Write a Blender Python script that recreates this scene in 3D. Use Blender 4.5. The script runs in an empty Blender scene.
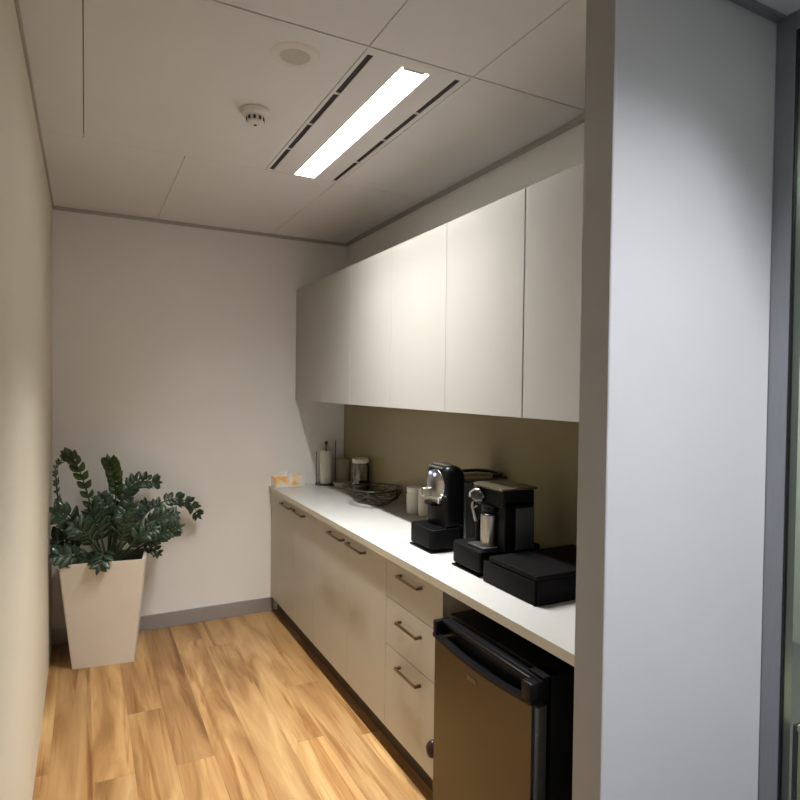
import bpy, bmesh, math, random
from mathutils import Vector, Matrix
random.seed(7)
C = bpy.context.scene.collection
sc = bpy.context.scene

# ---------------------------------------------------------------- camera
CAM = (0.1789, -4.323, 1.627)
YAW, PITCH, ROLL, FPX = 0.4783, -0.0197, 0.0125, 608.2
cd = bpy.data.cameras.new('camera'); cam = bpy.data.objects.new('camera', cd); C.objects.link(cam)
fw = Vector((math.sin(YAW)*math.cos(PITCH), math.cos(YAW)*math.cos(PITCH), math.sin(PITCH)))
r0 = Vector((math.cos(YAW), -math.sin(YAW), 0)); u0 = r0.cross(fw)
rr = r0*math.cos(ROLL) + u0*math.sin(ROLL); uu = -r0*math.sin(ROLL) + u0*math.cos(ROLL)
mw = Matrix((rr, uu, -fw)).transposed().to_4x4(); mw.translation = Vector(CAM)
cam.matrix_world = mw
cd.sensor_width = 36; cd.lens = FPX/800*36; cd.clip_start = .02
sc.camera = cam

# ---------------------------------------------------------------- world, light, exposure
w = bpy.data.worlds.new('world'); sc.world = w; w.use_nodes = True
w.node_tree.nodes['Background'].inputs[0].default_value = (.5, .55, .6, 1)
w.node_tree.nodes['Background'].inputs[1].default_value = .1
vs = sc.view_settings
vs.view_transform = 'Standard'; vs.look = 'None'; vs.gamma = 1; vs.use_curve_mapping = False
vs.exposure = 0.19
def area(name, loc, sx, sy, power, col, spread, rot=(0,0,0)):
    l = bpy.data.lights.new(name, 'AREA'); l.shape = 'RECTANGLE'; l.size = sx; l.size_y = sy
    l.energy = power; l.color = col; l.spread = math.radians(spread)
    o = bpy.data.objects.new(name, l); C.objects.link(o); o.location = loc; o.rotation_euler = rot
    return o
H = 2.716
K_COL = (.96, .955, .905)
O_COL = (.95, .955, 1.0)
area('kitchenette_lamp', (1.172, -1.87, H+.068), .030, 1.15, 27, K_COL, 180)
area('kitchenette_lamp', (1.208, -1.87, H+.068), .030, 1.15, 32, K_COL, 100)
area('corridor_lamp', (1.36, -4.41, H+.066), .034, 1.15, 67, O_COL, 180)
area('office_fill', (3.4, -3.0, H-.02), .6, 1.2, 70, (.95, 1, .92), 170)  # unseen lamp, added to brighten the office behind the glass

# ---------------------------------------------------------------- materials
MATS = {}
def mat(name, col, rough=.5, metal=0, var=.04, scale=8, bump=0, bscale=200, coat=0, spec=.5, stretch=(1,1,1), trans=0, ior=1.45, alpha=1):
    if name in MATS: return MATS[name]
    m = bpy.data.materials.new(name); m.use_nodes = True; nt = m.node_tree; N = nt.nodes; L = nt.links
    b = N['Principled BSDF']
    b.inputs['Roughness'].default_value = rough; b.inputs['Metallic'].default_value = metal
    b.inputs['Coat Weight'].default_value = coat; b.inputs['Specular IOR Level'].default_value = spec
    b.inputs['Transmission Weight'].default_value = trans; b.inputs['IOR'].default_value = ior
    tc = N.new('ShaderNodeTexCoord'); mp = N.new('ShaderNodeMapping'); mp.inputs['Scale'].default_value = stretch
    L.new(tc.outputs['Object'], mp.inputs[0])
    nz = N.new('ShaderNodeTexNoise'); nz.inputs['Scale'].default_value = scale; nz.inputs['Detail'].default_value = 4
    L.new(mp.outputs[0], nz.inputs[0])
    cr = N.new('ShaderNodeValToRGB')
    cr.color_ramp.elements[0].position = .3; cr.color_ramp.elements[1].position = .7
    lo = tuple(max(0, c*(1-var)) for c in col); hi = tuple(min(1, c*(1+var)) for c in col)
    cr.color_ramp.elements[0].color = (*lo, 1); cr.color_ramp.elements[1].color = (*hi, 1)
    L.new(nz.outputs[0], cr.inputs[0]); L.new(cr.outputs[0], b.inputs['Base Color'])
    if bump:
        n2 = N.new('ShaderNodeTexNoise'); n2.inputs['Scale'].default_value = bscale; n2.inputs['Detail'].default_value = 3
        L.new(mp.outputs[0], n2.inputs[0])
        bp = N.new('ShaderNodeBump'); bp.inputs['Strength'].default_value = bump; bp.inputs['Distance'].default_value = .002
        L.new(n2.outputs[0], bp.inputs['Height']); L.new(bp.outputs[0], b.inputs['Normal'])
    MATS[name] = m
    return m
def emit(name, col, s):
    m = bpy.data.materials.new(name); m.use_nodes = True
    b = m.node_tree.nodes['Principled BSDF']; b.inputs['Base Color'].default_value = (*col, 1)
    b.inputs['Emission Color'].default_value = (*col, 1); b.inputs['Emission Strength'].default_value = s
    return m
def floor_mat():
    m = bpy.data.materials.new('timber_floor'); m.use_nodes = True; nt = m.node_tree; N = nt.nodes; L = nt.links
    b = N['Principled BSDF']
    def math_(op, a, c=None):
        n = N.new('ShaderNodeMath'); n.operation = op
        for i, v in enumerate((a, c)):
            if v is None: continue
            if isinstance(v, (int, float)): n.inputs[i].default_value = v
            else: L.new(v, n.inputs[i])
        return n.outputs[0]
    geo = N.new('ShaderNodeNewGeometry'); sp = N.new('ShaderNodeSeparateXYZ'); L.new(geo.outputs['Position'], sp.inputs[0])
    X, Y = sp.outputs[0], sp.outputs[1]
    xs = math_('DIVIDE', math_('ADD', X, 10.03), .16); ix = math_('FLOOR', xs); fx = math_('FRACT', xs)
    w1 = N.new('ShaderNodeTexWhiteNoise'); w1.noise_dimensions = '1D'; L.new(ix, w1.inputs['W'])
    ys = math_('DIVIDE', math_('ADD', math_('ADD', Y, 20), math_('MULTIPLY', w1.outputs[0], 1.9)), 1.85)
    iy = math_('FLOOR', ys); fy = math_('FRACT', ys)
    cid = N.new('ShaderNodeCombineXYZ'); L.new(ix, cid.inputs[0]); L.new(iy, cid.inputs[1])
    w2 = N.new('ShaderNodeTexWhiteNoise'); w2.noise_dimensions = '2D'; L.new(cid.outputs[0], w2.inputs['Vector'])
    # grain coordinates, shifted for every board
    gx = math_('ADD', X, math_('MULTIPLY', w2.outputs[0], 37.0)); gy = math_('ADD', Y, math_('MULTIPLY', w2.outputs[0], 91.0))
    def grain(kx, ky, sc_, det, dist):
        c = N.new('ShaderNodeCombineXYZ'); L.new(math_('MULTIPLY', gx, kx), c.inputs[0]); L.new(math_('MULTIPLY', gy, ky), c.inputs[1])
        n = N.new('ShaderNodeTexNoise'); n.inputs['Scale'].default_value = sc_; n.inputs['Detail'].default_value = det
        n.inputs['Distortion'].default_value = dist; L.new(c.outputs[0], n.inputs[0]); return n.outputs[0]
    big = grain(8, 1.05, 1.0, 4, .9)
    fine = grain(70, 3, 1.0, 5, .3)
    streak = grain(20, 1.0, 1.0, 4, 1.0)
    def ramp(v, els):
        r = N.new('ShaderNodeValToRGB'); e = r.color_ramp.elements
        e[0].position, e[0].color = els[0][0], (*els[0][1], 1); e[1].position, e[1].color = els[-1][0], (*els[-1][1], 1)
        for p, c in els[1:-1]: x = e.new(p); x.color = (*c, 1)
        L.new(v, r.inputs[0]); return r.outputs[0]
    def mix(bt, f, a, c):
        n = N.new('ShaderNodeMix'); n.data_type = 'RGBA'; n.blend_type = bt
        if isinstance(f, (int, float)): n.inputs['Factor'].default_value = f
        else: L.new(f, n.inputs['Factor'])
        for k, v in ((6, a), (7, c)):
            if isinstance(v, tuple): n.inputs[k].default_value = (*v, 1)
            else: L.new(v, n.inputs[k])
        return n.outputs[2]
    base = ramp(big, [(.30, (.20, .095, .031)), (.43, (.33, .177, .067)), (.56, (.44, .262, .112)), (.72, (.53, .35, .162))])
    tone = ramp(w2.outputs[0], [(0, (.82, .78, .74)), (.5, (.95, .95, .93)), (1, (1.1, 1.1, 1.06))])
    base = mix('MULTIPLY', 1.0, base, tone)
    st = ramp(streak, [(.56, (1, 1, 1)), (.62, (.78, .66, .53)), (.72, (.50, .34, .21))])
    base = mix('MULTIPLY', .85, base, st)
    fg = ramp(fine, [(.3, (.86, .82, .78)), (.6, (1, 1, 1))])
    base = mix('MULTIPLY', .8, base, fg)
    e1 = math_('LESS_THAN', fx, .010); e2 = math_('LESS_THAN', fy, .0012)
    seam = math_('MAXIMUM', e1, e2)
    base = mix('MULTIPLY', math_('MULTIPLY', seam, .42), base, (.35, .22, .12))
    L.new(base, b.inputs['Base Color'])
    b.inputs['Roughness'].default_value = .42
    bp = N.new('ShaderNodeBump'); bp.inputs['Strength'].default_value = .25; bp.inputs['Distance'].default_value = .001
    L.new(math_('SUBTRACT', math_('MULTIPLY', fine, .3), seam), bp.inputs['Height']); L.new(bp.outputs[0], b.inputs['Normal'])
    return m
M_wall = mat('white_wall_paint', (.84, .825, .81), .6, var=.012, scale=3, bump=.05, bscale=350)
M_wleft = mat('cream_wall_paint', (.72, .66, .54), .6, var=.012, scale=3, bump=.05, bscale=350)
M_wgrey = mat('grey_wall_paint', (.48, .50, .52), .6, var=.012, scale=3, bump=.05, bscale=350)
M_nib_shade = mat('nib_shade_grey', (.36, .345, .33), .5, var=.02)  # shade on the wall end's left face, put into a grey colour
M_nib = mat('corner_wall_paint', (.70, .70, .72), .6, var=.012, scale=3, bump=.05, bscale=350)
M_ceil = mat('ceiling_tile', (.76, .76, .77), .8, var=.015, scale=4, bump=.15, bscale=400)
M_grid = mat('ceiling_trim', (.42, .40, .38), .45, var=.02)
M_skirt = mat('grey_skirting', (.36, .34, .33), .35, metal=.3, var=.03)
M_cab = mat('cabinet_laminate', (.49, .46, .39), .42, var=.012, scale=3)
M_upper = mat('upper_laminate', (.39, .375, .355), .40, var=.012, scale=3)
M_carc = mat('cabinet_carcass', (.60, .55, .46), .5, var=.02)
M_bench = mat('white_benchtop', (.50, .492, .485), .22, var=.015, scale=20, coat=.3)
M_edge_shade = mat('benchtop_edge_shade', (.56, .51, .41), .35, var=.02)  # front edge of the white benchtop, its shade put into this tan colour
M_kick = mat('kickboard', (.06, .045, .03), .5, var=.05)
M_splash = mat('olive_splashback', (.27, .225, .125), .18, var=.02, scale=2)
M_nickel = mat('brushed_nickel', (.20, .15, .09), .32, metal=1, var=.05, stretch=(1, 40, 1), scale=20)
M_blackp = mat('black_plastic', (.005, .005, .0065), .34, var=.1, spec=.2)
M_blackm = mat('matt_black_plastic', (.005, .0046, .0052), .55, spec=.09, var=.1, bump=.1)
M_blackg = mat('gloss_black', (.010, .010, .012), .16, var=.05, coat=.5)
M_dark = mat('dark_void', (.03, .028, .025), .7, var=.1)
M_steel = mat('stainless_door', (.105, .095, .07), .30, metal=1, var=.03, stretch=(1, 30, 1), scale=30)
M_fside = mat('fridge_side', (.006, .006, .006), .5, var=.1, spec=.2)
M_fedge = mat('fridge_door_edge', (.06, .062, .058), .45, var=.05)
M_chrome = mat('chrome', (.50, .50, .52), .22, metal=1, var=.03)
M_satin = mat('satin_steel', (.50, .46, .40), .32, metal=1, var=.04, stretch=(30, 30, 1), scale=10)
M_alu = mat('anodised_aluminium', (.30, .31, .33), .42, metal=.6, var=.04, stretch=(30, 30, 1), scale=8)
M_gasket = mat('black_gasket', (.008, .008, .01), .5, var=.05)
M_pot = mat('planter_glaze', (.72, .66, .58), .38, var=.03, scale=5, coat=.2)
M_soil = mat('potting_soil', (.035, .024, .016), .95, var=.5, scale=60, bump=1, bscale=90)
M_leaf = mat('glossy_leaf', (.018, .040, .019), .42, var=.45, scale=14, coat=.25)
M_leafy = mat('young_leaf', (.045, .085, .022), .34, var=.3, scale=14, coat=.2)
M_stem = mat('plant_stem', (.05, .07, .03), .5, var=.3, scale=20)
M_wire = mat('black_wire', (.05, .042, .033), .4, metal=.4, var=.1)
M_paper = mat('paper_towel', (.80, .77, .70), .9, var=.02, scale=30, bump=.6, bscale=150)
M_tissue = mat('white_tissue', (.88, .86, .84), .9, var=.02)
M_ceramic = mat('white_ceramic', (.72, .68, .60), .3, var=.02, coat=.2)
M_white = mat('white_plastic', (.74, .72, .69), .45, var=.02)
M_beige = mat('beige_laminate', (.80, .70, .48), .45, var=.02)
M_owall = mat('office_wall_paint', (.50, .51, .48), .7, var=.02)
M_carpet = mat('office_carpet', (.10, .10, .10), .95, var=.3, scale=80, bump=.6)
M_lock = mat('brown_lock', (.022, .009, .007), .3, var=.2)
M_slot = mat('vent_slot', (.035, .03, .038), .7, var=.1)
M_reflector = mat('louvre_reflector', (.60, .60, .59), .5, var=.02)
M_floor = floor_mat()
def clear_glass(name, col, rough=0.02, mixf=.86):
    m = bpy.data.materials.new(name); m.use_nodes = True; nt = m.node_tree; N = nt.nodes; L = nt.links
    N.remove(N['Principled BSDF']); out = N['Material Output']
    t = N.new('ShaderNodeBsdfTransparent'); t.inputs[0].default_value = (*col, 1)
    g = N.new('ShaderNodeBsdfGlossy'); g.inputs['Roughness'].default_value = rough
    fr = N.new('ShaderNodeFresnel'); fr.inputs[0].default_value = 1.35
    ad = N.new('ShaderNodeMath'); ad.operation = 'ADD'; ad.inputs[1].default_value = 1-mixf-.1; ad.use_clamp = True
    L.new(fr.outputs[0], ad.inputs[0])
    mx = N.new('ShaderNodeMixShader'); L.new(ad.outputs[0], mx.inputs[0]); L.new(t.outputs[0], mx.inputs[1]); L.new(g.outputs[0], mx.inputs[2])
    L.new(mx.outputs[0], out.inputs[0]); return m
M_glass = clear_glass('window_glass', (.80, .84, .80), mixf=.88)
M_jarglass = clear_glass('jar_glass', (.80, .79, .74), rough=.05, mixf=.80)
M_tank = mat('smoked_tank', (.05, .055, .06), .12, var=.05, coat=.6)

# ---------------------------------------------------------------- mesh helpers
def box(bm, x0, x1, y0, y1, z0, z1, bev=0, seg=2, M=None):
    r = bmesh.ops.create_cube(bm, size=1)
    vs_ = r['verts']
    for v in vs_:
        v.co = Vector(((x0+x1)/2+v.co.x*(x1-x0), (y0+y1)/2+v.co.y*(y1-y0), (z0+z1)/2+v.co.z*(z1-z0)))
    if bev:
        es = list({e for v in vs_ for e in v.link_edges})
        r2 = bmesh.ops.bevel(bm, geom=es, offset=bev, segments=seg, profile=.5, affect='EDGES')
        vs_ = list({v for f in r2['faces'] for v in f.verts} | {v for v in vs_ if v.is_valid})
    if M is not None:
        for v in vs_: v.co = M @ v.co
    return vs_
def prism(bm, poly, axis, a0, a1, bev=0, seg=3):
    """poly: 2D points; axis: extrusion axis 'x','y','z'"""
    def mk(p, a):
        if axis == 'x': return Vector((a, p[0], p[1]))
        if axis == 'y': return Vector((p[0], a, p[1]))
        return Vector((p[0], p[1], a))
    A = [bm.verts.new(mk(p, a0)) for p in poly]; B = [bm.verts.new(mk(p, a1)) for p in poly]
    n = len(poly); fs = [bm.faces.new(A), bm.faces.new(B[::-1])]
    for i in range(n): fs.append(bm.faces.new([A[i], B[i], B[(i+1) % n], A[(i+1) % n]]))
    bmesh.ops.recalc_face_normals(bm, faces=fs)
    if bev:
        es = [e for f in fs[:2] for e in f.edges]
        bmesh.ops.bevel(bm, geom=es, offset=bev, segments=seg, profile=.5, affect='EDGES')
def rrect(x0, x1, y0, y1, radii, n=6):
    """rounded rectangle outline; radii for corners (x0y0, x1y0, x1y1, x0y1)"""
    out = []
    cs = [(x0, y0, 1, 1, 180), (x1, y0, -1, 1, 270), (x1, y1, -1, -1, 0), (x0, y1, 1, -1, 90)]
    for (x, y, sx, sy, a0), r in zip(cs, radii):
        if r <= 0: out.append((x, y)); continue
        cx, cy = x+sx*r, y+sy*r
        for k in range(n+1):
            a = math.radians(a0+90*k/n); out.append((cx+r*math.cos(a), cy+r*math.sin(a)))
    return out
def lathe(bm, prof, cx, cy, seg=32, z=0, cap=True):
    rings = []
    for r, h in prof:
        if r < 1e-6: rings.append([bm.verts.new((cx, cy, z+h))])
        else: rings.append([bm.verts.new((cx+r*math.cos(2*math.pi*i/seg), cy+r*math.sin(2*math.pi*i/seg), z+h)) for i in range(seg)])
    fs = []
    for a, b in zip(rings, rings[1:]):
        for i in range(seg):
            j = (i+1) % seg
            if len(a) == 1 and len(b) > 1: fs.append(bm.faces.new([a[0], b[i], b[j]]))
            elif len(b) == 1 and len(a) > 1: fs.append(bm.faces.new([a[i], b[0], a[j]]))
            elif len(a) > 1: fs.append(bm.faces.new([a[i], b[i], b[j], a[j]]))
    if cap:
        for rg in (rings[0], rings[-1]):
            if len(rg) > 1: fs.append(bm.faces.new(rg))
    bmesh.ops.recalc_face_normals(bm, faces=fs)
def tube(bm, pts, r, seg=8, closed=False, r1=None):
    pts = [Vector(p) for p in pts]; n = len(pts); rings = []
    up = Vector((0, 0, 1)); prevn = None
    for i, p in enumerate(pts):
        if closed: t = (pts[(i+1) % n]-pts[i-1]).normalized()
        else: t = (pts[min(i+1, n-1)]-pts[max(i-1, 0)]).normalized()
        if prevn is None:
            a = t.cross(up)
            if a.length < 1e-3: a = t.cross(Vector((1, 0, 0)))
            a.normalize()
        else:
            a = prevn - t*prevn.dot(t); a.normalize()
        prevn = a; b = t.cross(a)
        rad = r if r1 is None else r+(r1-r)*i/(n-1)
        rings.append([bm.verts.new(p+(a*math.cos(2*math.pi*k/seg)+b*math.sin(2*math.pi*k/seg))*rad) for k in range(seg)])
    fs = []
    rng = range(n) if closed else range(n-1)
    for i in rng:
        A, B = rings[i], rings[(i+1) % n]
        for k in range(seg): fs.append(bm.faces.new([A[k], A[(k+1) % seg], B[(k+1) % seg], B[k]]))
    if not closed: fs.append(bm.faces.new(rings[0])); fs.append(bm.faces.new(rings[-1]))
    bmesh.ops.recalc_face_normals(bm, faces=fs)
def spline(P, n=24):
    P = [Vector(p) for p in P]; out = []
    Q = [2*P[0]-P[1]] + P + [2*P[-1]-P[-2]]
    m = len(P)-1
    for k in range(n+1):
        s = min(k/n*m, m-1e-6); i = int(s); t = s-i
        a, b, c, d = Q[i], Q[i+1], Q[i+2], Q[i+3]
        out.append(.5*((2*b)+(c-a)*t+(2*a-5*b+4*c-d)*t*t+(3*b-a-3*c+d)*t**3))
    return out
def obj(name, bm, m, parent=None, smooth=None, label=None):
    """links bm (world coordinates) as one mesh; a child keeps its parent's offset"""
    me = bpy.data.meshes.new(name)
    if parent is not None:
        wl = Vector((0, 0, 0)); p = parent
        while p is not None: wl += Vector(p.location); p = p.parent
        for v in bm.verts: v.co -= wl
    bm.normal_update(); bm.to_mesh(me); bm.free()
    o = bpy.data.objects.new(name, me); C.objects.link(o)
    for mm in (m if isinstance(m, (list, tuple)) else [m]): me.materials.append(mm)
    if smooth is not None:
        me.polygons.foreach_set('use_smooth', [True]*len(me.polygons))
        me.set_sharp_from_angle(angle=math.radians(smooth))
    if parent is not None: o.parent = parent
    if label: o['label'] = label
    return o
def tag(o, label, cat, group=None):
    o['label'] = label; o['category'] = cat
    if group: o['group'] = group
    return o
def thing(name, loc, label, cat, group=None):
    o = bpy.data.objects.new(name, None); C.objects.link(o); o.location = loc; o.empty_display_size = .05
    return tag(o, label, cat, group)
def BM(): return bmesh.new()
def struct(name, bm, m, parent=None, smooth=None):
    o = obj(name, bm, m, parent, smooth); o['kind'] = 'structure'; return o

# ================================================================ the room
XR = 1.946; YN = -3.125; YF = -3.225; XN = 1.33; XG = 1.975; YE = -6.2
b = BM(); box(b, -.1, XG+.08, YF, .1, -.06, 0); struct('floor', b, M_floor)
b = BM(); box(b, -.1, XG+.08, YE, YF-.006, -.06, 0); struct('floor_corridor', b, M_carpet)
b = BM(); box(b, 0, XN, YF-.006, YF, -.06, .002, bev=.001); struct('trim_6', b, M_alu)
b = BM(); box(b, -.1, 0, YF, .1, 0, 2.85); struct('wall_left', b, M_wleft)
b = BM(); box(b, -.1, 0, YE, YF, 0, 2.85); struct('wall_corridor_left', b, M_wgrey)
b = BM(); box(b, 0, XR, 0, .1, 0, 2.85); struct('wall_back', b, M_wall)
b = BM(); box(b, XR, XR+.1, YN, .1, 0, 2.85); struct('wall_right', b, M_wall)
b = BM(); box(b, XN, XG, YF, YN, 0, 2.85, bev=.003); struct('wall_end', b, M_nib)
b = BM(); box(b, 0, XG, YE-.1, YE, 0, 2.85); struct('wall_rear', b, M_wgrey)
# skirtings
b = BM(); box(b, .0005, 1.40, -.012, 0, 0, .10, bev=.002); struct('baseboard_back', b, M_skirt)
b = BM(); box(b, XN-.002, XN+.0005, YF+.003, YN-.001, .002, 2.80); struct('nib_shade_sheet', b, M_nib_shade)  # thin sheet added over the wall end's left face to darken it like shade
b = BM(); box(b, XN, XG-.012, YF-.012, YF, 0, .10, bev=.002); struct('baseboard_end', b, M_skirt)

# suspended ceiling: a tile mesh with fine joints over a dark backing, gaps left for the two luminaires
def ceiling():
    g = .003
    bm = BM()
    xs_all = {0: [0, .172, .982, 1.38, XR], 1: [0, .60, 1.365, 1.79, XR]}
    rows = [(-1.265, -.0, 1), (-2.513, -1.265, 0), (-3.78, -2.529, 0), (-5.04, -3.78, 0), (YE, -5.04, 0)]
    for y0, y1, k in rows:
        xs = list(xs_all[k])
        if y0 < -3: xs[-1] = XG+.06
        if y0 < -4: xs[2] = 1.17; xs[3] = 1.55
        for a, c in zip(xs, xs[1:]):
            if (a == .982 and k == 0 and y0 == -2.513) or a == 1.17 and y0 == -5.04: continue
            x0 = a+g/2; x1 = c-g/2
            if y0 == -3.78 and c > XN and a < XN:
                box(bm, x0, XN, y0+g/2, y1-g/2, H, H+.02); box(bm, XN, x1, y0+g/2, YF, H, H+.02); box(bm, XN, x1, YN, y1-g/2, H, H+.02)
            elif y0 == -3.78 and c == xs[-1]:
                (box(bm, x0, min(XN, x1), y0+g/2, y1-g/2, H, H+.02) if a < XN else None)
                box(bm, XN, x1, y0+g/2, YF, H, H+.02) if a < XN else box(bm, x0, x1, y0+g/2, YF, H, H+.02)
                box(bm, x0, XR, YN, y1-g/2, H, H+.02)
            else: box(bm, x0, x1, y0+g/2, y1-g/2, H, H+.02, bev=.001, seg=1)
    return struct('ceiling', bm, M_ceil)
ceiling()
b = BM(); box(b, -.1, XG+.1, YE-.1, .1, H+.13, H+.17); struct('ceiling_backing', b, M_dark)
# exposed T-bar across the room and perimeter angles
b = BM(); box(b, 0, XR, -2.527, -2.515, H-.0015, H+.012); struct('trim_1', b, M_ceil)
b = BM(); box(b, 0, XR, -.024, 0, H-.020, H-.0005, bev=.002); struct('trim_2', b, M_grid)
b = BM(); box(b, XR-.024, XR, YN, -.024, H-.020, H-.0005, bev=.002); struct('trim_3', b, M_grid)
b = BM(); box(b, 0, .010, YE, -.024, H-.012, H-.0005, bev=.002); struct('trim_4', b, M_grid)
b = BM(); box(b, XN, XG, YF-.028, YF, H-.010, H-.0005, bev=.002); struct('trim_5', b, M_alu)

# glazed partition of the office, right of the corridor
win = bpy.data.objects.new('window_1', None); C.objects.link(win); win.location = (XG, -3.28, 0); win['kind'] = 'structure'
b = BM()
box(b, XG, XG+.06, -3.280, YF, 0, H-.001, bev=.002)
box(b, XG, XG+.06, YE, -3.280, H-.055, H-.001, bev=.002)
box(b, XG, XG+.06, YE, -3.280, 0, .055, bev=.002)
box(b, XG, XG+.06, -4.70, -4.64, .055, H-.055, bev=.002)
struct('window_frame', b, M_alu, win)
b = BM(); box(b, XG+.002, XG+.015, -3.285, -3.280, .055, H-.055); box(b, XG+.003, XG+.05, YE, -3.285, .055, .063); box(b, XG+.003, XG+.05, YE, -3.285, H-.063, H-.055)
struct('window_gasket', b, M_gasket, win)
for a, c in ((-4.64, -3.285), (YE, -4.70)):
    b = BM(); box(b, XG+.006, XG+.014, a, c, .063, H-.063); struct('window_pane', b, M_glass, win)
# the office behind the glass
b = BM(); box(b, XG+.08, 4.4, YE, -1.4, -.06, 0); struct('office_floor', b, M_carpet)
b = BM(); box(b, XG+.06, 4.4, YE, -1.4, H, H+.03); struct('office_ceiling', b, M_ceil)
b = BM(); box(b, 4.3, 4.4, YE, -1.5, 0, H); struct('wall_office_right', b, M_owall)
b = BM(); box(b, XR+.1, 4.4, -1.5, -1.4, 0, H); struct('wall_office_back', b, M_owall)
b = BM(); box(b, XG+.0, 4.4, YE-.1, YE, 0, H); struct('wall_office_rear', b, M_owall)
b = BM(); box(b, XG+.002, XG+.06, YF, YN, 0, H); box(b, XR+.1, XG+.06, YN, -1.5, 0, H); struct('wall_office_left', b, M_owall)
t = thing('office_cupboard', (2.3, -3.6, 0), 'low beige cupboard just behind the office glass at the far right edge', 'cupboard')
b = BM(); box(b, 2.105, 2.5, -3.95, -3.262, .0, .60, bev=.003); obj('body', b, M_beige, t)
b = BM(); box(b, 2.103, 2.5, -3.262, -3.248, .0, .612, bev=.001); obj('end_panel', b, M_blackm, t)
b = BM(); box(b, 2.10, 2.52, -3.96, -3.262, .60, .62, bev=.002); obj('top_panel', b, M_beige, t)

# ================================================================ ceiling fittings
def luminaire(y0, y1, label, o=0.0, D=.078):
    t = thing('ceiling_light', (1.19+o, (y0+y1)/2, H), label, 'ceiling light', 'recessed air-slot light panels')
    X0, X1, LX0, LX1 = .984+o, 1.378+o, 1.132+o, 1.240+o
    ly0, ly1 = y0+.045, y1-.012
    sl = [(.998+o, 1.020+o), (1.336+o, 1.358+o)]
    ns = 4
    bm = BM()
    z0, z1 = H+.0005, H+.02
    # face plate built round the slots and the lamp opening
    box(bm, X0, sl[0][0], y0+.002, y1-.002, z0, z1); box(bm, sl[0][1], LX0, y0+.002, y1-.002, z0, z1)
    box(bm, LX1, sl[1][0], y0+.002, y1-.002, z0, z1); box(bm, sl[1][1], X1, y0+.002, y1-.002, z0, z1)
    box(bm, LX0, LX1, y0+.002, ly0, z0, z1); box(bm, LX0, LX1, ly1, y1-.002, z0, z1)
    sy0, sy1 = y0+.03, y1-.02
    for a, c in sl:
        box(bm, a, c, y0+.002, sy0, z0, z1); box(bm, a, c, sy1, y1-.002, z0, z1)
        for k in range(1, ns):
            yy = sy0+(sy1-sy0)*k/ns; box(bm, a, c, yy-.006, yy+.006, z0, z1)
    obj('face_plate', bm, M_ceil, t)
    for a, c in sl:
        bm = BM(); box(bm, a, c, sy0, sy1, H+.004, H+.012); obj('air_slot', bm, M_slot, t, label='dark air slot')
    bm = BM()   # reflector trough
    box(bm, LX0-.004, LX0, ly0, ly1, H+.0205, H+D); box(bm, LX1, LX1+.004, ly0, ly1, H+.0205, H+D)
    box(bm, LX0-.004, LX1+.004, ly0-.004, ly0, H+.0205, H+D); box(bm, LX0-.004, LX1+.004, ly1, ly1+.004, H+.0205, H+D)
    box(bm, LX0-.004, LX1+.004, ly0-.004, ly1+.004, H+D, H+D+.005)
    obj('reflector', bm, M_reflector, t)
    bm = BM(); box(bm, LX0+.012, LX1-.012, ly0+.001, ly0+.022, H+.004, H+.05, bev=.002); obj('lamp_holder', bm, M_grid, t, label='grey lamp holder')
    bm = BM(); nb = 24
    for k in range(1, nb):
        yy = ly0+(ly1-ly0)*k/nb
        prism(bm, [(yy-.0015, H+.03), (yy+.0015, H+.03), (yy+.0004, H+.008), (yy-.0004, H+.008)], 'x', LX0, LX1)
    obj('louvre', bm, M_reflector, t)
    return t
luminaire(-2.513, -1.265, 'lit linear ceiling light with dark air slots above the kitchenette floor')
luminaire(-5.04, -3.78, 'linear ceiling light over the corridor outside the kitchenette', .172, .075)

t = thing('ceiling_speaker', (.79, -2.365, H), 'round white ceiling speaker flush in the tile', 'speaker')
b = BM(); lathe(b, [(.050, -.006), (.074, -.004), (.080, 0), (.078, .0), (.05, .0)], .79, -2.365, 48, H, cap=False); obj('ring', b, M_white, t, smooth=40)
b = BM(); lathe(b, [(0, -.004), (.030, -.0045), (.050, -.0055), (.0505, -.001), (0, -.001)], .79, -2.365, 48, H, cap=False); obj('grille', b, mat('speaker_grille', (.56, .54, .51), .7, var=.1, scale=300, bump=.5, bscale=500), t, smooth=40)
t = thing('smoke_detector', (.775, -1.90, H), 'small white smoke detector with slotted head on the ceiling', 'smoke detector')
b = BM(); lathe(b, [(0, 0), (.056, 0), (.058, -.006), (.052, -.020), (.04, -.024), (0, -.024)], .775, -1.90, 40, H, cap=False); obj('base', b, M_white, t, smooth=35)
b = BM()
lathe(b, [(0, -.024), (.036, -.024), (.036, -.027), (.034, -.027), (.034, -.046), (.030, -.052), (.018, -.056), (0, -.057)], .775, -1.90, 40, H, cap=False)
obj('sensor_head', b, M_white, t, smooth=35)
b = BM()
for k in range(10):
    a = k*math.pi/5; cx, cy = .775+.0345*math.cos(a), -1.90+.0345*math.sin(a)
    R_ = Matrix.Translation((cx, cy, H-.037)) @ Matrix.Rotation(a, 4, 'Z'); box(b, -.0015, .0015, -.005, .005, -.007, .007, M=R_)
obj('vents', b, M_slot, t)
b = BM(); lathe(b, [(0, -.060), (.006, -.059), (.007, -.055), (0, -.055)], .775, -1.90, 16, H, cap=False); obj('indicator', b, M_slot, t, smooth=50)

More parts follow.
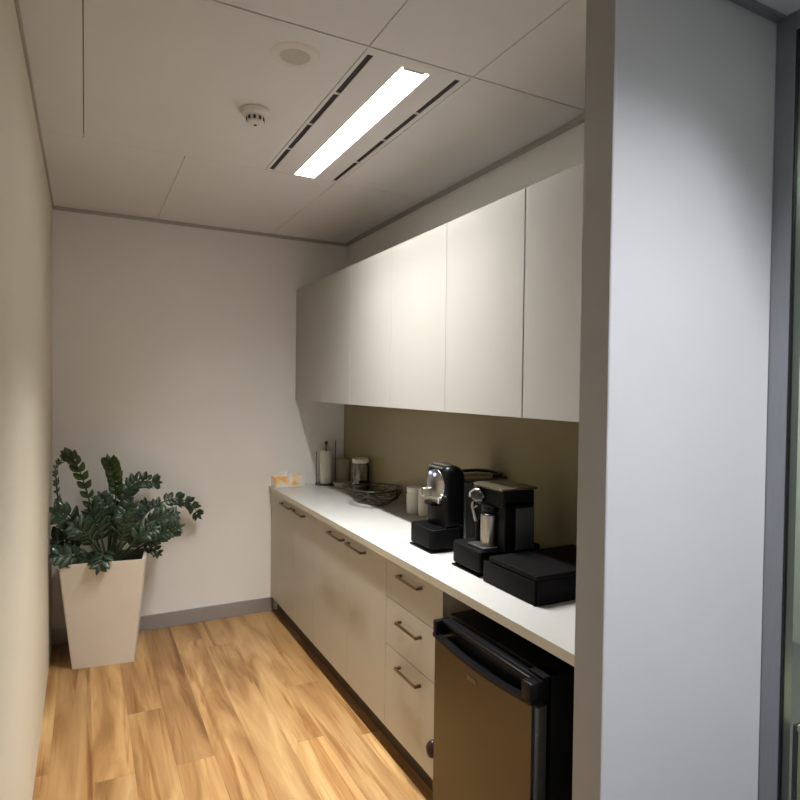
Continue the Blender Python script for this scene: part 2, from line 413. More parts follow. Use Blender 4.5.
# ================================================================ joinery
XD = 1.375; ZD0, ZD1 = .115, .872; TH = .018
def handle(parent, yc, zc, length=.205, x=XD, out=.030):
    bm = BM(); w_ = .006
    y0, y1 = yc-length/2, yc+length/2
    box(bm, x-out, x-out+.007, y0, y1, zc-w_, zc+w_, bev=.0015)
    box(bm, x-out+.003, x+.001, y0, y0+.010, zc-w_, zc+w_, bev=.001); box(bm, x-out+.003, x+.001, y1-.010, y1, zc-w_, zc+w_, bev=.001)
    return obj('handle', bm, M_nickel, parent, smooth=30)
def carcass(parent, y0, y1, x0, x1, z0, z1, m, back=True, top=True):
    bm = BM(); t_ = .016
    box(bm, x0, x1, y0, y0+t_, z0, z1); box(bm, x0, x1, y1-t_, y1, z0, z1)
    box(bm, x0, x1, y0+t_, y1-t_, z0, z0+t_)
    if top: box(bm, x0, x1, y0+t_, y1-t_, z1-t_, z1)
    if back: box(bm, x1-t_, x1, y0+t_, y1-t_, z0+t_, z1-t_)
    return obj('carcass', bm, m, parent)
def base_unit(y0, ym, y1, label):
    t = thing('base_cabinet', (1.65, (y0+y1)/2, .1), label, 'cabinet', 'lower kitchenette cabinets')
    carcass(t, y0+.0005, y1-.0005, XD+TH+.002, XR-.002, .115, .8745, M_carc)
    for a, c, side in ((y0, ym, 1), (ym, y1, -1)):
        bm = BM(); box(bm, XD, XD+TH, a+.0015, c-.0015, ZD0, ZD1, bev=.0012)
        d = obj('door', bm, M_cab, t)
        yc = (c-.010-.112) if side == 1 else (a+.032+.112)
        handle(d, yc, .836)
    return t
base_unit(-.956, -.555, -.03, 'beige two-door lower cabinet against the back wall, under the tissue box')
base_unit(-1.905, -1.455, -.956, 'wider beige two-door lower cabinet beside the drawers')
t = thing('drawer_cabinet', (1.65, -2.146, .1), 'beige lower cabinet of three drawers beside the bar fridge', 'cabinet', 'lower kitchenette cabinets')
carcass(t, -2.3865, -1.9055, XD+TH+.002, XR-.002, .115, .8745, M_carc)
for z0, z1, zh in ((.7005, ZD1, .838-.002), (.4905, .6975, .637), (ZD0, .4875, .442)):
    bm = BM(); box(bm, XD, XD+TH, -2.3855, -1.9065, z0, z1, bev=.0012); d = obj('drawer', bm, M_cab, t)
    handle(d, -2.138, zh-.006, length=.185)
t = thing('filler_panel', (XD, -.015, .1), 'narrow beige filler strip between first lower cabinet and back wall', 'filler panel')
bm = BM(); box(bm, XD+.004, XD+TH, -.028, -.0005, 0.101, .8745); obj('strip', bm, M_carc, t)
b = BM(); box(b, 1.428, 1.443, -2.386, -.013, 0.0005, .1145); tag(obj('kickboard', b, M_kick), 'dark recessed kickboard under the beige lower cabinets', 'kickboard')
# benchtop
t = thing('benchtop', (1.65, -1.56, .86), 'long white benchtop with square edge over the lower cabinets', 'benchtop')
b = BM(); box(b, 1.3625, XR-.001, YN+.001, -.001, .8755, .9065, bev=0); obj('core', b, M_edge_shade, t)
b = BM(); box(b, 1.361, XR-.001, YN+.001, -.001, .9065, .908, bev=.0006, seg=1); obj('surface', b, M_bench, t, label='white gloss surface')
b = BM(); box(b, 1.361, 1.3625, YN+.001, -.001, .8755, .9065); obj('edge_shade_strip', b, M_edge_shade, t)
b = BM(); box(b, XR-.0065, XR-.0005, YN+.001, -.001, .9085, 1.5260); tag(obj('splashback', b, M_splash), 'olive brown glass splashback between benchtop and wall cabinets', 'splashback')
# wall cabinets
XU, ZB, ZT = 1.553, 1.5265, 2.336
def wall_unit(ys, label):
    t = thing('wall_cabinet', (1.75, (ys[0]+ys[-1])/2, ZB), label, 'cabinet', 'wall cabinets over the bench')
    carcass(t, ys[0]+.0005, ys[-1]-.0005, XU+TH+.001, XR-.001, ZB+.001, ZT, M_upper)
    for a, c in zip(ys, ys[1:]):
        bm = BM(); box(bm, XU, XU+TH, a+.0012, c-.0012, ZB, ZT, bev=.0012); obj('door', bm, M_upper, t)
wall_unit([-.556, -.001], 'single-door white wall cabinet in the far corner by the back wall')
wall_unit([-1.567, -1.031, -.556], 'second white wall cabinet from the back wall, two doors above the wire basket')
wall_unit([-2.610, -2.09, -1.567], 'white two-door wall cabinet directly above the coffee machines')
wall_unit([YN+.001, -2.614], 'nearest white wall cabinet, single door beside the partition wall end')

# ================================================================ bar fridge
t = thing('bar_fridge', (1.6, -2.72, 0), 'black bar fridge with brown-tinted stainless door under the benchtop', 'fridge')
FY0, FY1 = -2.995, -2.452
b = BM(); box(b, 1.372, 1.90, FY0+.004, FY1-.004, .02, .795, bev=.006); obj('body', b, M_fside, t, smooth=30)
b = BM(); box(b, 1.368, 1.90, FY0-.002, FY1+.002, .7955, .806, bev=.004); obj('top_panel', b, M_blackp, t, smooth=30)
b = BM(); box(b, 1.312, 1.356, FY0+.002, FY1-.002, .045, .724, bev=.004)
d = obj('door', b, M_fedge, t, smooth=30, label='dark grey door core')
b = BM()
n = 16; pts = []
for k in range(n+1):
    s = k/n; y = FY0+.004+(FY1-FY0-.008)*s; pts.append((y, .736-.018*math.sin(math.pi*s)))
prism(b, [(FY0+.004, .05)]+pts+[(FY1-.004, .05)], 'x', 1.300, 1.3115, bev=.002, seg=2)
obj('stainless_skin', b, M_steel, d, label='brown-tinted brushed stainless skin')
# handle cap: lip, two ends, scooped back
b = BM()
n = 16; low = []
for k in range(n+1):
    s = k/n; low.append((FY0+(FY1-FY0)*s, .7375-.018*math.sin(math.pi*s)))
lip = low + [(y, z+.012) for y, z in reversed(low)]
prism(b, lip, 'x', 1.293, 1.318)
box(b, 1.293, 1.360, FY0, FY0+.045, .738, .797, bev=.006, seg=3); box(b, 1.293, 1.360, FY1-.022, FY1, .738, .797, bev=.006, seg=3)
box(b, 1.338, 1.360, FY0+.03, FY1-.01, .725, .797, bev=.004)
box(b, 1.318, 1.342, FY0+.03, FY1-.01, .782, .797, bev=.005, seg=3)
obj('door_handle', b, M_blackp, d, smooth=30, label='black moulded grip along the top of the door')
b = BM(); box(b, 1.342, 1.40, FY0+.004, FY0+.07, .797, .806, bev=.003); obj('hinge', b, M_blackm, t, smooth=30)
b = BM(); box(b, 1.2980, 1.3005, -2.718, -2.668, .672, .688, bev=.0008); obj('badge', b, mat('badge_metal', (.17, .15, .12), .4, metal=.8), d, label='small silver badge')
b = BM()
Rk = Matrix.Translation((1.335, FY1+.028, .305))
lathe(b, [(0, -.034), (.016, -.031), (.022, -.018), (.024, .004), (.017, .018), (.006, .028), (0, .030)], 1.322, FY1+.040, 20, .300, cap=False)
box(b, 1.317, 1.331, FY1-.001, FY1+.022, .296, .312, bev=.002)
obj('lock_knob', b, M_lock, d, smooth=50, label='dark brown lock knob on the door side')
for sx in (1.42, 1.86):
    for sy in (FY0+.05, FY1-.05):
        b = BM(); lathe(b, [(0, 0.0005), (.018, 0.0005), (.018, .02), (0, .02)], sx, sy, 16, 0, cap=False); obj('foot', b, M_blackm, t)

LIFT0 = {o.name for o in C.objects if o.parent is None}
# ================================================================ coffee machine with round chrome front (far one)
t = thing('coffee_machine', (1.7, -1.96, .9), 'tall black coffee machine with rounded head and oval chrome front', 'coffee machine')
Y0, Y1 = -2.062, -1.858
b = BM(); box(b, 1.600, 1.93, Y0+.01, Y1-.01, .9005, .93, bev=.004); box(b, 1.512, 1.66, Y0+.006, Y1-.006, .9005, .910, bev=.004)
obj('foot_plate', b, M_blackp, t, smooth=30)
b = BM(); prism(b, rrect(1.512, 1.66, Y0-.004, Y1, (.028, .006, .006, .028)), 'z', .918, 1.003, bev=.004); obj('drip_base', b, M_blackm, t, smooth=35)
b = BM(); box(b, 1.525, 1.60, Y0+.014, Y1-.018, 1.003, 1.006, bev=.001)
for k in range(7): box(b, 1.532+.009*k, 1.535+.009*k, Y0+.02, Y1-.024, 1.006, 1.008)
obj('drip_grid', b, M_blackp, t)
b = BM()
# head and column: rounded slab, profile seen from the side (x,z), rounded again at the front edges
side = rrect(1.582, 1.690, 1.0, 1.277, (0, 0, .055, .036), 8)
prism(b, side, 'y', -2.062, -1.885, bev=.026, seg=4)
obj('column', b, M_blackp, t, smooth=45)
b = BM(); box(b, 1.600, 1.650, -2.03, -1.915, 1.272, 1.2795, bev=.003); obj('top_lever', b, M_satin, t, smooth=30, label='slim metal top plate')
b = BM(); prism(b, rrect(1.685, 1.928, -2.058, -1.870, (.01, .03, .03, .01)), 'z', .928, 1.205, bev=.004); obj('water_tank', b, M_tank, t, smooth=35)
b = BM(); prism(b, rrect(1.69, 1.930, -2.060, -1.868, (.01, .03, .03, .01)), 'z', 1.206, 1.214, bev=.003); obj('tank_lid', b, mat('lid_gloss', (.12, .105, .08), .25, metal=.5), t, smooth=35)
b = BM(); tube(b, spline([(1.70, -1.885, 1.222), (1.80, -1.88, 1.226), (1.88, -1.90, 1.227), (1.915, -1.965, 1.226), (1.90, -2.04, 1.224), (1.85, -2.045, 1.221)], 30), .008, 10); obj('tank_handle', b, M_blackg, t, smooth=50)
def ellipsoid(bm, c, r, seg=32, rings=16, cut=None):
    g = bmesh.ops.create_uvsphere(bm, u_segments=seg, v_segments=rings, radius=1)
    for v in g['verts']: v.co = Vector((c[0]+v.co.x*r[0], c[1]+v.co.y*r[1], c[2]+v.co.z*r[2]))
b = BM(); ellipsoid(b, (1.586, -1.972, 1.185), (.020, .077, .074)); f = obj('chrome_front', b, M_chrome, t, smooth=60, label='domed oval chrome front')
for yy, zz in ((-1.945, 1.236), (-1.985, 1.232)):
    b = BM(); ellipsoid(b, (1.5705, yy, zz), (.006, .009, .009), 16, 8); obj('button', b, emit('button_glow', (.45, .50, .85), .6), f, smooth=60)
b = BM()
box(b, 1.545, 1.590, -1.935, -1.900, 1.128, 1.168, bev=.009, seg=3)
box(b, 1.560, 1.585, -2.035, -1.925, 1.112, 1.130, bev=.006, seg=3)
obj('coffee_outlet', b, M_satin, t, smooth=50, label='chrome spout block')
b = BM(); tube(b, spline([(1.584, -2.060, 1.150), (1.565, -2.055, 1.152), (1.560, -2.040, 1.140), (1.566, -2.028, 1.112)], 14), .006, 10, r1=.003); obj('lever', b, M_chrome, t, smooth=50)
b = BM(); box(b, 1.548, 1.590, -1.995, -1.93, 1.094, 1.113, bev=.004); obj('nozzle', b, M_blackp, t, smooth=40)
b = BM(); box(b, 1.5805, 1.586, -2.03, -1.92, 1.262, 1.270, bev=.001); obj('brand_strip', b, mat('dull_strip', (.12, .11, .10), .4), t)

# ================================================================ coffee machine with flat top (near one)
t = thing('coffee_machine', (1.65, -2.37, .9), 'black flat-topped coffee machine with milk frother beside the low black drawer box', 'coffee machine')
b = BM(); box(b, 1.512, 1.72, -2.412, -2.226, .9005, .908, bev=.003); obj('foot_plate', b, M_blackp, t, smooth=30)
b = BM(); prism(b, rrect(1.508, 1.80, -2.432, -2.222, (.01, .004, .004, .035)), 'z', .918, 1.002, bev=.008); obj('base', b, M_blackm, t, smooth=35)
b = BM(); prism(b, rrect(1.528, 1.622, -2.428, -2.315, (.012, .002, .002, .006)), 'z', 1.002, 1.0115, bev=.003)
obj('drip_tray', b, mat('grey_tray', (.05, .05, .047), .4, metal=.3), t, smooth=35, label='grey drip tray plate')
b = BM(); box(b, 1.625, 1.732, -2.474, -2.268, 1.002, 1.190, bev=.006, seg=3); box(b, 1.590, 1.64, -2.474, -2.432, 1.002, 1.190, bev=.005, seg=3); obj('column', b, M_blackp, t, smooth=35)
b = BM(); box(b, 1.640, 1.727, -2.482, -2.4745, 1.004, 1.165, bev=.003); obj('milk_tank', b, M_tank, t, smooth=35, label='smoky side tank')
b = BM(); box(b, 1.580, 1.734, -2.474, -2.275, 1.165, 1.234, bev=.008, seg=3); obj('head', b, M_blackp, t, smooth=35)
b = BM(); prism(b, rrect(1.560, 1.740, -2.488, -2.275, (.012, .012, .012, .045)), 'z', 1.2345, 1.2435, bev=.003); obj('top_plate', b, mat('top_gloss', (.16, .14, .10), .2, metal=.7, var=.05), t, smooth=35, label='shiny bronze-black top plate')
b = BM(); ellipsoid(b, (1.585, -2.325, 1.195), (.040, .038, .034)); obj('spout_hood', b, mat('dark_chrome', (.10, .10, .10), .22, metal=1), t, smooth=60)
b = BM(); tube(b, spline([(1.562, -2.345, 1.222), (1.552, -2.325, 1.221), (1.549, -2.303, 1.208), (1.555, -2.293, 1.188)], 16), .005, 10); obj('hood_rim', b, M_chrome, t, smooth=60)
b = BM(); tube(b, [(1.567, -2.300, 1.168), (1.561, -2.302, 1.150), (1.566, -2.322, 1.092)], .006, 10, r1=.009)
tube(b, [(1.566, -2.306, 1.142), (1.556, -2.335, 1.156)], .005, 8, r1=.004)
tube(b, [(1.566, -2.290, 1.160), (1.563, -2.305, 1.130)], .006, 8)
obj('frother', b, M_chrome, t, smooth=50)
b = BM(); tube(b, [(1.580, -2.313, 1.100), (1.578, -2.315, 1.013)], .011, 12); obj('milk_pipe', b, M_blackp, t, smooth=50)
b = BM(); lathe(b, [(.0, 1.143), (.031, 1.143), (.033, 1.165), (0, 1.165)], 1.587, -2.385, 28, 0, cap=False); obj('brew_head', b, M_blackp, t, smooth=40)
t = thing('milk_canister', (1.582, -2.388, 1.012), 'brushed steel milk canister on the grey drip tray', 'canister')
b = BM(); lathe(b, [(0, 0), (.031, 0), (.033, .004), (.033, .112), (.032, .118), (.029, .118), (.029, .112), (0, .112)], 1.580, -2.388, 36, 1.012, cap=False); obj('body', b, M_satin, t, smooth=35)
b = BM(); lathe(b, [(0, .1121), (.028, .1121), (.028, .121), (.024, .124), (0, .124)], 1.580, -2.388, 28, 1.012, cap=False); obj('lid', b, M_blackp, t, smooth=35)
t = thing('pod_drawer', (1.7, -2.62, .9), 'low wide matt black capsule drawer box at the near end of the bench', 'drawer box')
b = BM(); box(b, 1.512, 1.915, -2.765, -2.492, .9005, .986, bev=.003)
prism(b, rrect(1.505, 1.915, -2.765, -2.492, (.006, .004, .004, .006)), 'z', .986, 1.002, bev=.003)
obj('case', b, M_blackm, t, smooth=30)
b = BM(); box(b, 1.503, 1.512, -2.755, -2.462, .9015, .980, bev=.002); box(b, 1.512, 1.60, -2.492, -2.462, .9015, .975, bev=.002)
obj('drawer_front', b, M_blackm, t, smooth=30)

# ================================================================ small things on the bench
t = thing('tissue_box', (1.48, -.075, .9), 'small orange and white tissue box at the far end of the bench', 'tissue box')
def tissue_mat():
    m = bpy.data.materials.new('tissue_print'); m.use_nodes = True; nt = m.node_tree; N = nt.nodes; L = nt.links
    bs = N['Principled BSDF']; bs.inputs['Roughness'].default_value = .5
    tc = N.new('ShaderNodeTexCoord'); mp = N.new('ShaderNodeMapping'); mp.inputs['Scale'].default_value = (9, 9, 12); mp.inputs['Location'].default_value = (.2, .1, -.2)
    L.new(tc.outputs['Object'], mp.inputs[0])
    n = N.new('ShaderNodeTexNoise'); n.inputs['Scale'].default_value = 1.0; n.inputs['Detail'].default_value = 1; n.inputs['Distortion'].default_value = .6
    L.new(mp.outputs[0], n.inputs[0])
    r = N.new('ShaderNodeValToRGB'); e = r.color_ramp.elements
    e[0].position = .34; e[0].color = (.90, .42, .10, 1); e[1].position = .54; e[1].color = (.85, .80, .74, 1)
    x = e.new(.44); x.color = (.92, .62, .28, 1)
    L.new(n.outputs[0], r.inputs[0]); L.new(r.outputs[0], bs.inputs['Base Color']); return m
b = BM(); box(b, 1.378, 1.596, -.112, -.004, .9005, .976, bev=.002); obj('carton', b, tissue_mat(), t)
b = BM()
for s, dx, a in ((1, -.02, .3), (-1, .015, -.4), (1, .03, 1.1)):
    pts = [Vector((1.455+dx+.025*math.cos(a)*u+.010*math.sin(3*v), -.058+.02*math.sin(a)*u, .975+.040*v*(1-.35*abs(u)))) for v in (0, .5, 1) for u in (-1, -.3, .4, 1)]
    vv = [b.verts.new(p) for p in pts]; ww = [b.verts.new(p+Vector((0, .0012, 0))) for p in pts]
    for r_ in range(2):
        for q in range(3):
            i = r_*4+q; b.faces.new([vv[i], vv[i+1], vv[i+5], vv[i+4]]); b.faces.new([ww[i], ww[i+4], ww[i+5], ww[i+1]])
obj('tissue', b, M_tissue, t, smooth=60)

px, py = 1.765, -.088
t = thing('paper_towel_holder', (px, py, .9), 'black wire stand holding a white paper towel roll', 'paper towel holder')
b = BM(); lathe(b, [(0, 0), (.078, 0), (.080, .003), (.078, .008), (0, .009)], px, py, 40, .9005, cap=False); obj('base', b, M_wire, t, smooth=40)
b = BM(); tube(b, [(px, py, .908), (px, py, 1.19)], .005, 10); lathe(b, [(0, 0), (.009, .006), (.012, .018), (.008, .030), (0, .034)], px, py, 16, 1.188, cap=False); obj('pole', b, M_wire, t, smooth=50)
b = BM(); tube(b, [(px+.074, py, .905), (px+.074, py, 1.222)], .0035, 8); obj('guide_rod', b, M_wire, t, smooth=50)
b = BM(); tube(b, [(px-.074, py-.0, .905), (px-.074, py-.0, 1.145)], .003, 8); obj('guide_rod', b, M_wire, t, smooth=50)
t = thing('paper_towel_roll', (px, py, .91), 'white paper towel roll standing on the black wire holder', 'paper towel')
b = BM(); lathe(b, [(.020, 0), (.044, 0), (.046, .003), (.046, .235), (.044, .238), (.020, .238), (.020, 0)], px, py, 40, .9105, cap=False); obj('roll', b, M_paper, t, smooth=40)

t = thing('glass_dish', (1.835, -.232, .9), 'shallow glass dish with silver rim in front of the paper towel holder', 'dish')
b = BM(); lathe(b, [(0, 0), (.045, 0), (.052, .006), (.064, .026), (.067, .030), (.063, .030), (.050, .009), (0, .004)], 1.835, -.232, 40, .9005, cap=False); obj('bowl', b, M_ceramic, t, smooth=50)
b = BM(); lathe(b, [(.0675, .0305), (.0690, .031), (.0690, .036), (.03, .045), (0, .047)], 1.835, -.232, 40, .9005, cap=False); obj('lid', b, M_satin, t, smooth=50)
t = thing('storage_box', (1.87, -.09, .9), 'small pale box in the bench corner behind the glass jar', 'box')
b = BM(); box(b, 1.850, 1.932, -.135, -.04, .9005, 1.07, bev=.004); obj('body', b, mat('pale_box', (.42, .38, .30), .4), t, smooth=30)
b = BM(); box(b, 1.8465, 1.9355, -.139, -.036, 1.0705, 1.082, bev=.003); obj('lid', b, mat('pale_box', (.42, .38, .30), .4), t, smooth=30)
t = thing('glass_jar', (1.868, -.485, .9), 'clear glass storage jar with pale lid beside the splashback', 'jar')
b = BM(); lathe(b, [(0, 0), (.056, 0), (.062, .006), (.062, .180), (.054, .195), (.052, .200), (.050, .200), (.052, .193), (.059, .179), (.059, .008), (0, .006)], 1.868, -.485, 40, .9005, cap=False); obj('body', b, M_jarglass, t, smooth=50)
b = BM(); lathe(b, [(0, .2005), (.055, .2005), (.058, .204), (.058, .223), (.053, .230), (0, .231)], 1.868, -.485, 40, .9005, cap=False); obj('lid', b, M_ceramic, t, smooth=50)
b = BM(); lathe(b, [(0, .0065), (.057, .0065), (.057, .075), (0, .080)], 1.868, -.485, 32, .9005, cap=False); c_ = obj('contents', b, mat('dark_coffee', (.05, .04, .03), .8, var=.4, scale=90, bump=.8, bscale=120), t, smooth=40)

# wire basket
bx, by = 1.770, -.93
t = thing('wire_basket', (bx, by, .9), 'round black wire fruit basket of tangled wire on the bench', 'basket')
def bowl_r(s): return .045+.119*math.sin(s*math.pi/2)**.9   # s 0..1
def bowl_z(s): return .904+.098*s**1.8
b = BM()
tube(b, [(bx+.164*math.cos(a), by+.164*math.sin(a), 1.002) for a in [2*math.pi*k/48 for k in range(48)]], .0035, 8, closed=True)
obj('rim', b, M_wire, t, smooth=60)
b = BM(); tube(b, [(bx+.045*math.cos(a), by+.045*math.sin(a), .9035) for a in [2*math.pi*k/28 for k in range(28)]], .003, 8, closed=True)
obj('base_ring', b, M_wire, t, smooth=60)
b = BM(); rnd = random.Random(3)
for k in range(26):
    a0 = rnd.uniform(0, 6.283); da = rnd.choice((-1, 1))*rnd.uniform(.5, 1.9); ph = rnd.uniform(0, 6.28); am = rnd.uniform(.05, .22)
    pp = []
    for i in range(15):
        s = i/14; a = a0+da*s+am*math.sin(ph+7*s); r_ = bowl_r(s); pp.append((bx+r_*math.cos(a), by+r_*math.sin(a), bowl_z(s)))
    tube(b, pp, .0021, 6)
for k in range(5):
    s = .3+.14*k; ph = rnd.uniform(0, 6.28)
    pp = []
    for i in range(40):
        a = 2*math.pi*i/40; ss = s+.07*math.sin(3*a+ph); r_ = bowl_r(ss); pp.append((bx+r_*math.cos(a), by+r_*math.sin(a), bowl_z(ss)))
    tube(b, pp, .0021, 6, closed=True)
obj('wire_mesh', b, M_wire, t, smooth=60)

def canister(x, y, h, r, label):
    t = thing('ceramic_canister', (x, y, .9), label, 'canister', 'pale lidded canisters')
    b = BM(); lathe(b, [(0, 0), (r*.92, 0), (r, .006), (r, h*.74), (r*.84, h*.79), (r*.82, h*.81), (0, h*.81)], x, y, 36, .9005, cap=False); obj('body', b, M_ceramic, t, smooth=45)
    b = BM(); lathe(b, [(0, h*.812), (r*.96, h*.812), (r*.98, h*.83), (r*.98, h*.96), (r*.9, h), (0, h)], x, y, 36, .9005, cap=False); obj('lid', b, M_ceramic, t, smooth=45)
canister(1.868, -1.255, .150, .043, 'white lidded canister between the wire basket and the rounded coffee machine')
canister(1.890, -1.345, .150, .038, 'white lidded canister partly hidden behind the spout of the rounded coffee machine')

for o in C.objects:   # everything above stands on the benchtop at .908
    if o.parent is None and o.name not in LIFT0: o.location.z += .0078
# ================================================================ potted plant
PX, PY, PR = .300, -.285, math.radians(-8)
t = thing('potted_plant', (PX, PY, 0), 'dark green leafy plant in a tall tapered cream planter in the corner', 'potted plant')
def frust(bm, h0, h1, z0, z1, inv=False, r=.012):
    rings = []
    for h, z in ((h0, z0), (h1, z1)):
        rings.append([bm.verts.new((PX+x*math.cos(PR)-y*math.sin(PR), PY+x*math.sin(PR)+y*math.cos(PR), z)) for x, y in rrect(-h, h, -h, h, (r,)*4, 4)])
    return rings
def skin(bm, A, B):
    n = len(A)
    for i in range(n): bm.faces.new([A[i], A[(i+1) % n], B[(i+1) % n], B[i]])
b = BM()
o1 = frust(b, .164, .224, .0005, .615); i1 = frust(b, .148, .207, .03, .615, r=.008)
b.faces.new(o1[0]); skin(b, o1[0], o1[1]); skin(b, o1[1], i1[1]); skin(b, i1[1], i1[0]); b.faces.new(i1[0])
bmesh.ops.recalc_face_normals(b, faces=b.faces)
obj('planter', b, M_pot, t, smooth=35)
b = BM(); s1 = frust(b, .1995, .2015, .55, .575, r=.006); skin(b, s1[0], s1[1]); b.faces.new(s1[0]); b.faces.new(s1[1]); bmesh.ops.recalc_face_normals(b, faces=b.faces)
obj('soil', b, M_soil, t)
STEMS = [
 ( [(0.284, -0.28, 0.56), (0.245, -0.3, 0.7), (0.213, -0.33, 0.9), (0.171, -0.34, 1.068), (0.124, -0.34, 1.187), (0.089, -0.33, 1.217)] , 12 , 0.06 , 0.3 , 'v' ),
 ( [(0.278, -0.25, 0.56), (0.145, -0.27, 0.793), (0.053, -0.3, 0.936), (0.035, -0.32, 1.063), (0.035, -0.33, 1.156), (0.084, -0.33, 1.205)] , 13 , 0.045 , 0.35 , 'h' ),
 ( [(0.309, -0.2, 0.56), (0.335, -0.2, 0.792), (0.351, -0.2, 0.945), (0.34, -0.2, 1.07), (0.317, -0.2, 1.151)] , 9 , 0.07 , 0.5 , 'v' ),
 ( [(0.32, -0.22, 0.56), (0.362, -0.22, 0.794), (0.408, -0.2, 0.941), (0.477, -0.18, 1.015), (0.592, -0.15, 1.004)] , 10 , 0.06 , 0.3 , 'f' ),
 ( [(0.338, -0.25, 0.56), (0.456, -0.25, 0.729), (0.545, -0.22, 0.84), (0.68, -0.18, 0.893), (0.797, -0.14, 0.851), (0.861, -0.1, 0.752)] , 12 , 0.055 , 0.3 , 'f' ),
 ( [(0.342, -0.32, 0.56), (0.478, -0.35, 0.645), (0.588, -0.38, 0.714), (0.689, -0.4, 0.757)] , 8 , 0.065 , 0.35 , 'f' ),
 ( [(0.35, -0.28, 0.56), (0.481, -0.3, 0.688), (0.578, -0.3, 0.79), (0.68, -0.28, 0.815)] , 9 , 0.06 , 0.3 , 'f' ),
 ( [(0.283, -0.32, 0.56), (0.182, -0.36, 0.738), (0.096, -0.4, 0.865), (0.035, -0.42, 0.908)] , 7 , 0.075 , 0.4 , 'f' ),
 ( [(0.278, -0.3, 0.56), (0.166, -0.34, 0.659), (0.085, -0.36, 0.719), (0.035, -0.36, 0.726)] , 6 , 0.085 , 0.4 , 'f' ),
 ( [(0.298, -0.3, 0.56), (0.277, -0.33, 0.674), (0.249, -0.36, 0.802), (0.218, -0.38, 0.885)] , 7 , 0.07 , 0.3 , 'f' ),
 ( [(0.313, -0.3, 0.56), (0.341, -0.34, 0.7), (0.377, -0.36, 0.82), (0.421, -0.36, 0.906)] , 8 , 0.065 , 0.3 , 'f' ),
 ( [(0.277, -0.36, 0.56), (0.177, -0.42, 0.62), (0.107, -0.46, 0.661), (0.048, -0.46, 0.668)] , 5 , 0.07 , 0.3 , 'f' ),
 ( [(0.291, -0.36, 0.56), (0.274, -0.44, 0.66), (0.268, -0.5, 0.652), (0.252, -0.53, 0.605)] , 5 , 0.065 , 0.2 , 'f' ),
 ( [(0.318, -0.34, 0.56), (0.403, -0.4, 0.647), (0.461, -0.43, 0.725), (0.538, -0.43, 0.76)] , 8 , 0.06 , 0.3 , 'f' ),
 ( [(0.301, -0.34, 0.56), (0.244, -0.4, 0.683), (0.187, -0.44, 0.779), (0.136, -0.44, 0.818)] , 7 , 0.075 , 0.3 , 'f' ),
 ( [(0.331, -0.18, 0.56), (0.382, -0.17, 0.656), (0.44, -0.15, 0.792), (0.53, -0.12, 0.855)] , 9 , 0.06 , 0.3 , 'f' ),
 ( [(0.306, -0.22, 0.56), (0.312, -0.22, 0.737), (0.295, -0.22, 0.873), (0.268, -0.2, 0.939)] , 7 , 0.06 , 0.3 , 'f' ),
 ( [(0.33, -0.36, 0.56), (0.365, -0.4, 0.681), (0.385, -0.42, 0.772), (0.385, -0.42, 0.861)] , 8 , 0.055 , 0.3 , 'f' ),
 ( [(0.316, -0.15, 0.56), (0.354, -0.15, 0.623), (0.371, -0.14, 0.827), (0.418, -0.12, 0.947)] , 8 , 0.055 , 0.3 , 'f' ),
 ( [(0.34, -0.3, 0.56), (0.468, -0.33, 0.605), (0.534, -0.35, 0.633), (0.58, -0.35, 0.597)] , 4 , 0.045 , 0.5 , 'f' ),
]

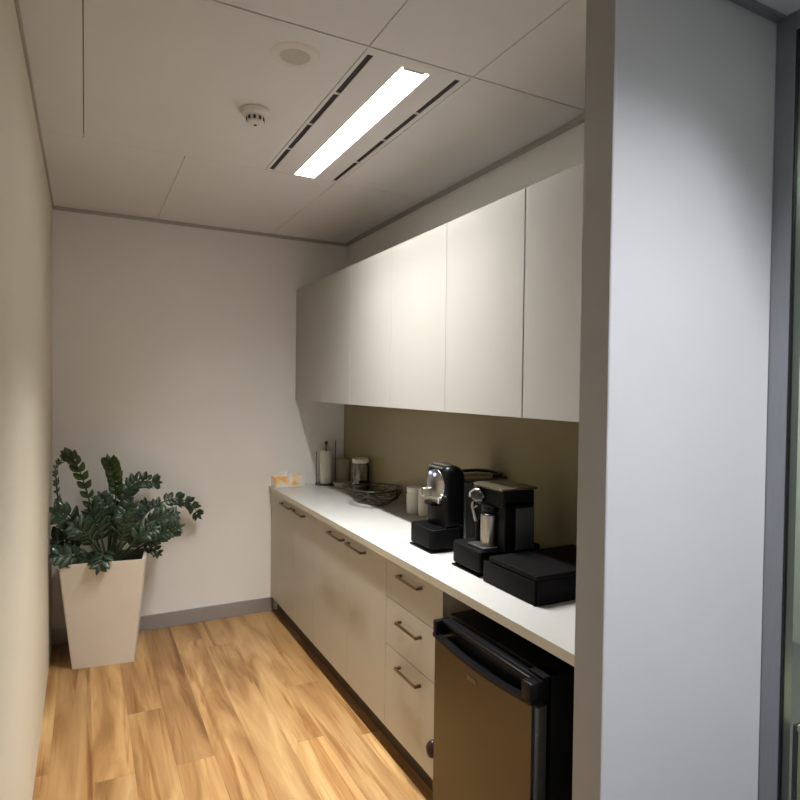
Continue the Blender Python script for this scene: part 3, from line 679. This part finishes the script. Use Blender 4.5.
rl = random.Random(11)
def leaflet(bm, p, d, nrm, L, W):
    d = d.normalized(); s = d.cross(nrm).normalized(); nrm = s.cross(d).normalized()
    prof = [(0, .0), (.12, .45), (.32, .92), (.52, 1), (.74, .72), (.9, .32), (1, 0)]
    c, l, r_ = [], [], []
    for tt, ww in prof:
        q = p + d*L*tt - nrm*(L*.16*tt*tt)
        c.append(bm.verts.new(q))
        if 0 < tt < 1:
            l.append(bm.verts.new(q+s*W*ww*.5+nrm*W*ww*.16)); r_.append(bm.verts.new(q-s*W*ww*.5+nrm*W*ww*.16))
    n = len(l)
    for side, S_ in ((1, l), (-1, r_)):
        fs = [[c[0], S_[0], c[1]]] + [[c[i+1], S_[i], S_[i+1], c[i+2]] for i in range(n-1)] + [[c[n], S_[n-1], c[n+1]]]
        for f in fs: bm.faces.new(f if side == 1 else f[::-1])
for P, n, L0, s0, mode in STEMS:
    if mode == 'f' and n > 6: s0 = max(s0, .44)
    pts = spline(P, 30)
    pts = [Vector((max(p.x, .03), min(p.y, -.03), p.z)) for p in pts]
    bm = BM(); tube(bm, pts, .0075, 8, r1=.0022); st = obj('stem', bm, M_stem, t, smooth=60)
    bm = BM()
    for k in range(n):
        f = s0+(1-s0)*(k/(n-1)) if n > 1 else 1
        i = min(int(f*30), 29); p = pts[i]; T = (pts[i+1]-pts[i]).normalized()
        size = L0*1.12*(.72+.38*math.sin(math.pi*min(1, .15+.75*k/(n-1))))*rl.uniform(.9, 1.1)
        if mode == 'v': ref = Vector((.25, -1, .1))
        elif mode == 'h': ref = Vector((1, -.3, .2))
        else: ref = Vector((0, -1, .55))
        side = T.cross(ref)
        if side.length < .2: side = T.cross(Vector((1, 0, 0)))
        side.normalize(); up = side.cross(T).normalized()
        if up.z < 0 and mode == 'f': up = -up
        for sg in (1, -1):
            tw = rl.uniform(-.35, .35)
            d = side*sg*.85 + T*rl.uniform(.5, .8) + up*(.22+tw*.5)
            if mode == 'v': d = side*sg*.42 + T*.75 + up*(.5*sg+.2)
            if mode == 'h': d = side*sg*.9 + T*.35 + up*.1
            q = p
            e = q+d.normalized()*size
            if e.x < .012: d.x += (.02-e.x)/size*1.3
            if e.y > -.012: d.y -= (.02+e.y)/size*1.3
            leaflet(bm, q, d, up+Vector((tw, 0, 0)), size, size*(.52 if mode != 'h' else .36))
        if k == n-1: leaflet(bm, p, T, up, size, size*.42)
    for v in bm.verts:
        v.co.x = max(v.co.x, .006); v.co.y = min(v.co.y, -.006)
    lf = obj('leaflets', bm, M_leafy if mode == 'v' else M_leaf, st, smooth=50)
    so = lf.modifiers.new('thickness', 'SOLIDIFY'); so.thickness = .0012
